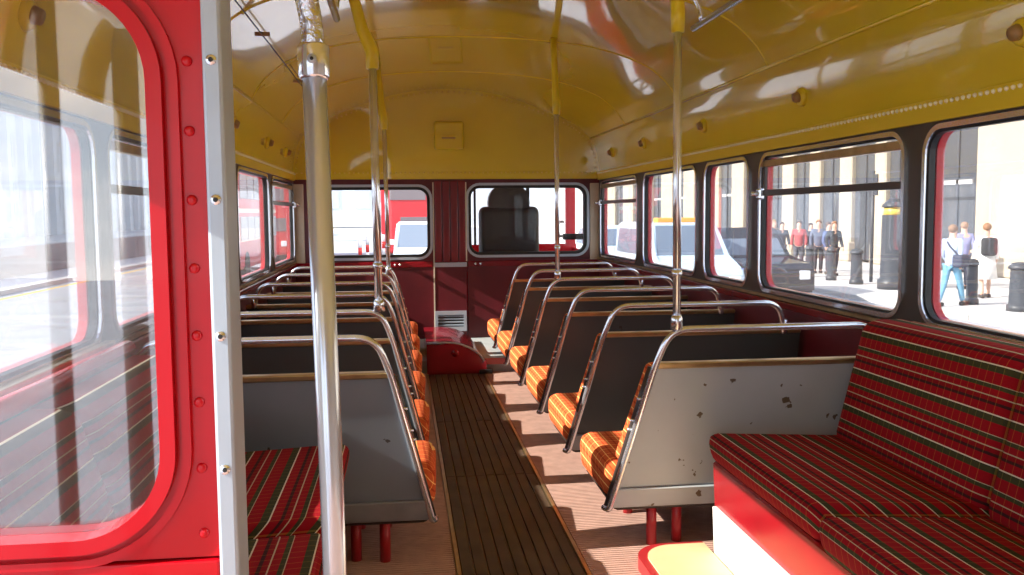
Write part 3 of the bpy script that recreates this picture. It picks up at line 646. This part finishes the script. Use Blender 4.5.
# left-hand pale gothic building
gb = tag(empty('gothic_building', (-40, 40, PAVE)), 'pale hazy stone palace with rows of tall windows beyond the left parapet', 'building')
M_HZ = mat('hazed_limestone', (.66, .70, .74), rough=.95, var=.05, scale=.3); M_HZD = mat('hazed_limestone_recess', (.52, .56, .60), rough=.9)  # distance haze put into the stone and recess colours
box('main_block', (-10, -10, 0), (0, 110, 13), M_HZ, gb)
for i in range(30):
    y = -8+i*4
    box('buttress', (0, y, 0), (.7, y+.8, 15.5), M_HZ, gb); 
    for z in (2.2, 7.2):
        q = box('window', (-.02, y+1.4, z), (.06, y+3.4, z+3.4), M_HZD, gb); box('mullion', (.05, y+2.32, z), (.16, y+2.5, z+3.4), M_HZ, q)
bm = bmnew(); bmesh.ops.create_uvsphere(bm, u_segments=20, v_segments=10, radius=4.2, matrix=Matrix.Translation((-5, 34, 13))); mesh_obj('dome', bm, M_HZ, gb, smooth=True)
for y in (20, 50): box('tower', (-7, y, 0), (-1, y+6, 19), M_HZ, gb, bev=.3)
# far end of the street
fe = tag(empty('distant_terrace', (0, 150, PAVE)), 'far pale terrace closing the street ahead', 'building')
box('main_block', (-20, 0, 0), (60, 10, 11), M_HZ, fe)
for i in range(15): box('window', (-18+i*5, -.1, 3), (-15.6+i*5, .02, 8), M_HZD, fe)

# bollards and posts on the right pavement
def bollard(y, x, h=1.0, r=.13, label='', first=[]):
    e = tag(empty('bollard', (x, y, PAVE)), label, 'bollard', 'black bollards on the right pavement')
    bm = bmnew(); addtube(bm, [(0, 0, 0), (0, 0, .12), (0, 0, .13), (0, 0, h*.86)], [r*1.2, r*1.2, r, r*.92], 14); mesh_obj('shaft', bm, M_BOLL, e, smooth=True)
    bm = bmnew(); addtube(bm, [(0, 0, h*.86), (0, 0, h*.9), (0, 0, h*.97), (0, 0, h)], [r*1.12, r*1.15, r*.9, r*.3], 14); mesh_obj('cap', bm, M_BOLL, e, smooth=True)
bollard(27.0, 12.35, label='black bollard in front of the crowd, farthest of the row')
bollard(25.5, 12.33, label='black bollard in front of the crowd, second farthest')
bollard(24.0, 12.33, r=.16, label='black bollard standing clear, left of the thick black pillar')
bollard(16.9, 12.1, r=.2, label='black bollard right of the woman in white')
bollard(18.3, 12.0, r=.12, label='black bollard behind the walking man in blue shirt')
e = tag(empty('street_pillar', (12.42, 22.3, PAVE)), 'thick black street pillar with a gold band near its top', 'pillar')
bm = bmnew(); addtube(bm, [(0, 0, 0), (0, 0, .25), (0, 0, .27), (0, 0, 1.95)], [.36, .36, .3, .28], 16); mesh_obj('shaft', bm, M_BOLL, e, smooth=True)
bm = bmnew(); addtube(bm, [(0, 0, 1.95), (0, 0, 2.15)], [.25, .23], 16); mesh_obj('gold_band', bm, mat('gold_paint', (.85, .62, .12), rough=.4), e, smooth=True)
bm = bmnew(); addtube(bm, [(0, 0, 2.15), (0, 0, 2.22), (0, 0, 2.4)], [.3, .28, .08], 16); mesh_obj('cap', bm, M_BOLL, e, smooth=True)
e = tag(empty('sign_post', (13.1, 24.6, PAVE)), 'slim dark post between the bollard and the thick pillar', 'post')
tube('pole', [(0, 0, 0), (0, 0, 3.2)], .05, M_BOLL, e); box('plate', (-.02, -.25, 2.5), (.02, .25, 3.1), M_BOLL, e)

# ------------------------------------------------------------------ people
def skin(name, pts, edges, rad, m, parent, sub=1):
    me = bpy.data.meshes.new(name); me.from_pydata([Vector(p) for p in pts], edges, []); me.update()
    o = bpy.data.objects.new(name, me); COL.objects.link(o); o.parent = parent
    md = o.modifiers.new('skin', 'SKIN'); md.use_smooth_shade = True
    for i, r in enumerate(rad):
        v = me.skin_vertices[0].data[i]; v.radius = (r, r) if not isinstance(r, tuple) else r
        v.use_root = (i == 0)
    sb = o.modifiers.new('sub', 'SUBSURF'); sb.levels = sub; sb.render_levels = sub
    me.materials.append(m); return o
M_SKIN = mat('skin', (.62, .38, .28), rough=.6)
def person(x, y, face, top, leg, hair, label, stride=.0, skirt=None, bag=None, h=1.72, arm=.1, shoe=(.05, .04, .04), kids=None):
    """face: direction in degrees the person looks towards (0 = +Y)"""
    e = tag(empty('person', (x, y, PAVE), math.radians(face)), label, 'person', 'pedestrians on the right pavement'); k = h/1.72; e.scale = (k, k, k)
    a = stride
    hip, nk = (0, 0, .93), (0, 0, 1.46)
    pts = [hip, (0, .0, 1.12), (0, .0, 1.33), nk, (0, .015, 1.53), (0, .03, 1.62), (0, .02, 1.70)]; ed = [(0, 1), (1, 2), (2, 3), (3, 4), (4, 5), (5, 6)]
    rad = [(.15, .10), (.13, .09), (.165, .10), .06, .075, .092, .055]
    for s in (-1, 1):
        n = len(pts); f_ = s*a
        pts += [(s*.09, 0, .88), (s*.095, f_*.45+.03, .49), (s*.095, f_*.95-(.04 if f_ < 0 else 0), .09), (s*.10, f_*.95+.13, .04)]
        rad += [.088, .058, .042, .036]; ed += [(0, n), (n, n+1), (n+1, n+2), (n+2, n+3)]
        n = len(pts)
        pts += [(s*.185, 0, 1.40), (s*.235, -f_*.3-.02, 1.12), (s*.235, -f_*.6+arm, .90), (s*.225, -f_*.65+arm+.03, .80)]
        rad += [.058, .045, .034, .03]; ed += [(2, n), (n, n+1), (n+1, n+2), (n+2, n+3)]
    skin('body', pts, ed, rad, M_SKIN, e)
    g = 1.14
    skin('shirt', [(0, 0, .84), pts[1], pts[2], pts[3]] + [pts[q] for q in (11, 12, 13, 19, 20, 21)], [(0, 1), (1, 2), (2, 3), (2, 4), (4, 5), (5, 6), (2, 7), (7, 8), (8, 9)],
         [(.17, .125), (.15, .115), (.185, .125), .075, .072, .058, .046, .072, .058, .046], mat('cloth_%02d%02d%02d' % tuple(int(c*99) for c in top), top, rough=.9), e)
    ml = mat('cloth_%02d%02d%02d' % tuple(int(c*99) for c in leg), leg, rough=.9)
    if skirt:
        bm = bmnew(); addtube(bm, [(0, 0, 1.1), (0, 0, .9), (0, 0, skirt)], [.16, .2, .26], 14); mesh_obj('skirt', bm, ml, e, smooth=True)
    else:
        skin('trousers', [(0, 0, .97), pts[7], pts[8], pts[9], pts[15], pts[16], pts[17]], [(0, 1), (1, 2), (2, 3), (0, 4), (4, 5), (5, 6)], [(.165, .12), .102, .075, .06, .102, .075, .06], ml, e)
    bm = bmnew(); bmesh.ops.create_icosphere(bm, subdivisions=2, radius=.105, matrix=Matrix.Translation((0, -.005, 1.665)) @ Matrix.Diagonal((.92, 1.05, .95, 1)))
    bmesh.ops.delete(bm, geom=[v for v in bm.verts if v.co.y > .03 and v.co.z < 1.69], context='VERTS'); mesh_obj('hair', bm, mat('hair_%02d%02d' % (int(hair[0]*99), int(hair[2]*99)), hair, rough=.7), e, smooth=True)
    for s, q in ((-1, 9), (1, 17)):
        p = pts[q]; bm = bmnew(); addbox(bm, (p[0]-.05, p[1]-.08, 0), (p[0]+.05, p[1]+.19, .09), .03, 2); mesh_obj('shoe', bm, mat('shoe_dark', shoe, rough=.6), e, smooth=True)
    if bag == 'backpack':
        bm = bmnew(); addbox(bm, (-.17, -.32, 1.0), (.17, -.12, 1.42), .07, 3); mesh_obj('backpack', bm, mat('black_bag', (.03, .03, .035), rough=.7), e, smooth=True)
    if bag == 'shoulder':
        bm = bmnew(); addbox(bm, (.12, -.26, .85), (.34, .10, 1.12), .05, 3); b_ = mesh_obj('shoulder_bag', bm, mat('navy_bag', (.05, .06, .10), rough=.8), e, smooth=True)
        tube('bag_strap', [(.2, -.16, 1.12), (.02, -.145, 1.28), (-.14, -.03, 1.46), (.0, .14, 1.25), (.2, .1, 1.1)], .018, mat('navy_bag', (.05, .06, .10)), b_, n=6)
    return e
person(11.35, 18.05, -60, (.42, .50, .68), (.16, .36, .52), (.22, .12, .06), 'man in blue shirt and jeans striding past with dark shoulder bag', stride=.33, bag='shoulder')
person(14.1, 21.8, -25, (.24, .24, .42), (.12, .13, .18), (.30, .17, .10), 'person in purple shirt walking behind the man in jeans', stride=.12)
person(13.21, 19.6, -20, (.86, .86, .85), (.85, .85, .84), (.28, .14, .07), 'person in white dress with black backpack', skirt=.45, bag='backpack', stride=.1, shoe=(.8, .8, .8))
crowd = [(13.0, 30.6, 170, (.06, .07, .09), (.10, .11, .14), (.08, .05, .04), 'person in dark jacket, leftmost of the crowd by the taxi'),
         (13.0, 31.3, 200, (.35, .33, .30), (.06, .06, .08), (.35, .25, .14), 'person in light grey top second from left in the crowd'),
         (12.95, 29.1, 150, (.42, .08, .08), (.10, .10, .12), (.12, .08, .05), 'person in dull red top in the crowd'),
         (13.5, 29.4, 190, (.05, .06, .08), (.14, .18, .30), (.07, .05, .04), 'person in black coat and blue jeans mid crowd'),
         (13.35, 28.5, 160, (.12, .14, .20), (.06, .06, .07), (.40, .16, .06), 'red-haired person in navy coat in the crowd'),
         (13.4, 27.9, 210, (.10, .14, .28), (.08, .08, .10), (.10, .06, .04), 'person in blue jacket toward the right of the crowd'),
         (13.25, 27.2, 180, (.03, .035, .04), (.05, .05, .06), (.38, .18, .08), 'tall person in black, rightmost of the crowd'),
         (13.08, 22.9, 20, (.16, .26, .62), (.14, .20, .45), (.10, .07, .05), 'person in bright blue right of the thick black pillar')]
for q in crowd: person(*q, stride=random.uniform(0, .12), h=random.uniform(1.62, 1.8))

# ------------------------------------------------------------------ vehicles
M_CARG = mat('car_glass', (.16, .20, .26), rough=.08, spec=.8)
def vehicle(name, label, loc, rz, prof_, wid, paint, glass_quads, wheels, lights, cat='car', wr=.32, extra=None, tum=.12):
    """profile in (y,z): front at y=0, length along +y"""
    e = tag(empty(name, loc, rz), label, cat)
    zmax = max(z for _, z in prof_); belt = .95
    def X(z, s): return s*(wid/2 - max(0, (z-belt))/max(.01, (zmax-belt))*tum*(1 if zmax > belt else 0))
    bm = bmnew()
    A = [bm.verts.new((X(z, -1), y, z)) for y, z in prof_]; Bv = [bm.verts.new((X(z, 1), y, z)) for y, z in prof_]; n = len(prof_)
    bm.faces.new(A); bm.faces.new(Bv[::-1])
    for i in range(n): bm.faces.new((A[i], A[(i+1) % n], Bv[(i+1) % n], Bv[i]))
    bmesh.ops.bevel(bm, geom=bm.edges[:], offset=.05, segments=2, affect='EDGES'); mesh_obj('body', bm, paint, e)
    for kind, pts in glass_quads:
        if kind == 'side':
            for s in (-1, 1):
                bm = bmnew(); va = [bm.verts.new((X(z, s)+s*.012, y, z)) for y, z in pts]; vb = [bm.verts.new((X(z, s)-s*.03, y, z)) for y, z in pts]; m_ = len(pts)
                bm.faces.new(va); bm.faces.new(vb[::-1])
                for i in range(m_): bm.faces.new((va[i], va[(i+1) % m_], vb[(i+1) % m_], vb[i]))
                mesh_obj('side_window', bm, M_CARG, e)
        else:
            (y0, z0), (y1, z1) = pts; nrm = Vector((0, -(z1-z0), (y1-y0))).normalized()
            if nrm.y*(-1 if kind == 'front' else 1) < 0: nrm = -nrm
            bm = bmnew(); a0, a1 = X(z0, 1)-.10, X(z1, 1)-.10
            q = [Vector((-a0, y0, z0)), Vector((a0, y0, z0)), Vector((a1, y1, z1)), Vector((-a1, y1, z1))]
            addhex(bm, [p-nrm*.03 for p in q]+[p+nrm*.012 for p in q]); mesh_obj('windscreen' if kind == 'front' else 'rear_window', bm, M_CARG, e)
    for y in wheels:
        for s in (-1, 1):
            bm = bmnew(); addtube(bm, [(s*(wid/2-.2), y, wr), (s*(wid/2-.02), y, wr), (s*(wid/2+.01), y, wr)], [wr, wr, wr*.9], 20); wv = mesh_obj('wheel', bm, M_BLK, e, smooth=False)
            bm = bmnew(); addtube(bm, [(s*(wid/2), y, wr), (s*(wid/2+.018), y, wr)], [wr*.6, wr*.55], 16); mesh_obj('hubcap', bm, M_ALU, wv)
    for (x, y, z, wx, wz, m_) in lights:
        for s in (-1, 1): box('lamp', (s*x-wx/2, y-.04, z-wz/2), (s*x+wx/2, y+.05, z+wz/2), m_, e, bev=.02)
    if extra: extra(e)
    return e
M_LMP = mat('headlamp', (.85, .87, .9), rough=.15); M_TL = mat('tail_lamp', (.7, .04, .03), rough=.2)
taxi_p = [(0.0, .35), (4.5, .35), (4.55, 1.0), (4.2, 1.15), (3.7, 1.78), (1.95, 1.8), (1.35, 1.12), (.15, 1.0), (0, .85)]
vehicle('taxi', 'black taxi cab with sloping windscreen left of the crowd', (8.0, 19.3, ROAD), 0, taxi_p, 1.75, mat('taxi_black', (.03, .033, .04), rough=.15, coat=.5),
        [('front', ((1.38, 1.15), (1.92, 1.74))), ('side', [(1.6, 1.15), (2.7, 1.15), (2.7, 1.68), (2.02, 1.68)]), ('side', [(2.8, 1.15), (3.95, 1.15), (3.6, 1.68), (2.8, 1.68)]), ('rear', ((4.15, 1.2), (3.75, 1.7)))], (.8, 3.6), [(.62, 0, .75, .24, .2, M_LMP)])
van_p = [(0, .3), (4.6, .3), (4.65, 1.85), (4.4, 1.95), (1.5, 1.95), (.95, 1.2), (.1, 1.0), (0, .8)]
M_VAN = mat('hazed_van_paint', (.52, .64, .74), rough=.25)  # bluish haze put into the van's white paint
def blue_band(e):
    for s in (-1, 1): box('blue_side_band', (s*.87-.02 if s > 0 else -.90, .15, .55), (.90 if s > 0 else -.87+.02, 4.6, .98), mat('blue_band', (.12, .25, .62), rough=.4), e)
    box('roof_sign', (-.5, 1.9, 1.94), (.5, 2.25, 2.06), mat('orange_sign', (.85, .38, .06), rough=.4), e, bev=.03)
vehicle('van', 'white van with blue side band waiting beside the narrow window', (5.95, 18.3, ROAD), 0, van_p, 1.78, M_VAN,
        [('front', ((.98, 1.24), (1.46, 1.88))), ('side', [(1.25, 1.22), (2.3, 1.22), (2.3, 1.8), (1.62, 1.8)]), ('side', [(2.45, 1.22), (4.3, 1.22), (4.3, 1.8), (2.45, 1.8)])], (.8, 3.7), [(.65, 0, .72, .25, .2, M_LMP)], cat='van', extra=blue_band)
car_p = [(0, .3), (4.3, .3), (4.35, .9), (4.1, 1.05), (3.5, 1.55), (1.9, 1.58), (1.1, 1.05), (.1, .88), (0, .7)]
vehicle('car', 'pale blue car queueing behind the van', (5.9, 24.0, ROAD), 0, [(y, z*1.15) for y, z in car_p], 1.8, mat('pale_blue_paint', (.55, .72, .80), rough=.25),
        [('front', ((1.15, 1.26), (1.85, 1.76))), ('side', [(1.5, 1.26), (2.6, 1.26), (2.6, 1.72), (2.05, 1.72)]), ('side', [(2.7, 1.26), (3.9, 1.26), (3.5, 1.72), (2.7, 1.72)])], (.8, 3.5), [(.65, 0, .75, .3, .16, M_LMP)])
vehicle('car', 'silvery van facing the bus, ahead through the left front window', (0.35, 25.0, ROAD), 0, van_p, 2.0, mat('silver_paint', (.70, .76, .80), rough=.3),
        [('front', ((.98, 1.24), (1.46, 1.88))), ('side', [(1.25, 1.22), (2.3, 1.22), (2.3, 1.8), (1.62, 1.8)])], (.8, 3.7), [(.7, 0, .75, .25, .2, M_LMP)], cat='van')
def bus(loc, label, rz=0, L=9.0):
    e = tag(empty('double_decker_bus', loc, rz), label, 'bus', 'red double-decker buses in the street')
    m = mat('bus_red', (.62, .03, .04), rough=.3); gl = mat('bus_window', (.20, .17, .18), rough=.15)
    box('body', (-1.25, 0, .35), (1.25, L, 4.35), m, e, bev=.15, seg=2)
    box('cream_band', (-1.265, .15, 2.28), (1.265, L-.15, 2.42), mat('cream_band', (.8, .75, .6), rough=.5), e)
    box('front_window', (-.85, -.03, 2.85), (.85, .03, 3.4), gl, e, bev=.01); box('front_window', (-.35, -.03, 1.45), (.95, .03, 2.05), gl, e, bev=.01)
    box('blind_box', (-.75, -.05, 3.7), (.75, .02, 4.05), mat('blind_white', (.75, .72, .65), rough=.5), e)
    for s in (-1, 1):
        for i in range(6):
            for z0, z1 in ((1.35, 2.15), (2.75, 3.55)):
                box('side_window', (s*1.22 if s > 0 else -1.28, .5+i*1.4, z0), (1.28 if s > 0 else -1.22, 1.75+i*1.4, z1), gl, e, bev=.01)
        box('lamp', (s*.8-.13, -.04, .75), (s*.8+.13, .02, 1.0), M_LMP, e, bev=.02)
        for y in (1.6, L-2.2):
            bm = bmnew(); addtube(bm, [(s*1.05, y, .48), (s*1.27, y, .48)], .48, 20); mesh_obj('wheel', bm, M_BLK, e)
bus((-0.1, 43, ROAD), 'red double-decker ahead, beyond the silvery van')
bus((-6.9, 30.0, ROAD), 'red double-decker alongside, nearest through the left side windows')
bus((-6.6, 42.5, ROAD), 'red double-decker farther ahead on the left of the street')
# red and white traffic posts ahead
for i, (x, y) in enumerate(((-1.75, 36.0), (-1.9, 33.0), (-1.2, 40.0))):
    e = tag(empty('traffic_post', (x, y, ROAD)), 'red and white traffic post on the road ahead, %s' % ('middle distance one', 'nearest one', 'farthest one')[i], 'traffic post', 'traffic posts ahead')
    for k in range(4):
        bm = bmnew(); addtube(bm, [(0, 0, .1+k*.3), (0, 0, .4+k*.3)], .07, 10); mesh_obj('band', bm, [M_TL, M_WHITE][k % 2], e, smooth=True)
    bm = bmnew(); addbox(bm, (-.2, -.2, 0), (.2, .2, .1), .02); mesh_obj('base', bm, M_BLK, e)
# bare trees on the far left ahead
def tree(x, y, h, label):
    e = tag(empty('tree', (x, y, PAVE)), label, 'tree', 'trees along the street ahead'); rnd = random.Random(int(x*10+y))
    bm = bmnew(); addtube(bm, [(0, 0, 0), (.05, 0, h*.3), (0, .1, h*.55)], [.2, .15, .1], 10); mesh_obj('trunk', bm, mat('bark', (.20, .16, .12), rough=.9), e, smooth=True)
    bm = bmnew()
    for i in range(14):
        a = rnd.uniform(0, 2*PI); l = rnd.uniform(.25, .45)*h; z = h*rnd.uniform(.35, .6); addtube(bm, [(0, 0, z), (math.cos(a)*l*.5, math.sin(a)*l*.5, z+l*.6), (math.cos(a)*l*.8, math.sin(a)*l*.8, z+l*1.1)], [.05, .03, .01], 5)
    mesh_obj('branches', bm, mat('bark', (.2, .16, .12)), e)
    bm = bmnew()
    for i in range(900):
        p = Vector((rnd.gauss(0, 1), rnd.gauss(0, 1), rnd.gauss(0, .8))); p = p.normalized()*rnd.uniform(.3, 1)**.5*h*.36 + Vector((0, 0, h*.72))
        d = Vector((rnd.gauss(0, 1), rnd.gauss(0, 1), rnd.gauss(0, 1))).normalized(); q = d.orthogonal().normalized(); s_ = .16
        bm.faces.new([bm.verts.new(p+d*s_), bm.verts.new(p+q*s_*.6), bm.verts.new(p-d*s_), bm.verts.new(p-q*s_*.6)])
    tag(mesh_obj('foliage', bm, mat('spring_leaves', (.34, .38, .14), rough=.8), e), kind='stuff')
tree(-13.2, 75, 9, 'leafy street tree on the left ahead, nearer one'); tree(-12.6, 92, 10, 'leafy street tree on the left ahead, middle one'); tree(-13.5, 112, 10, 'leafy street tree on the left ahead, farthest one')
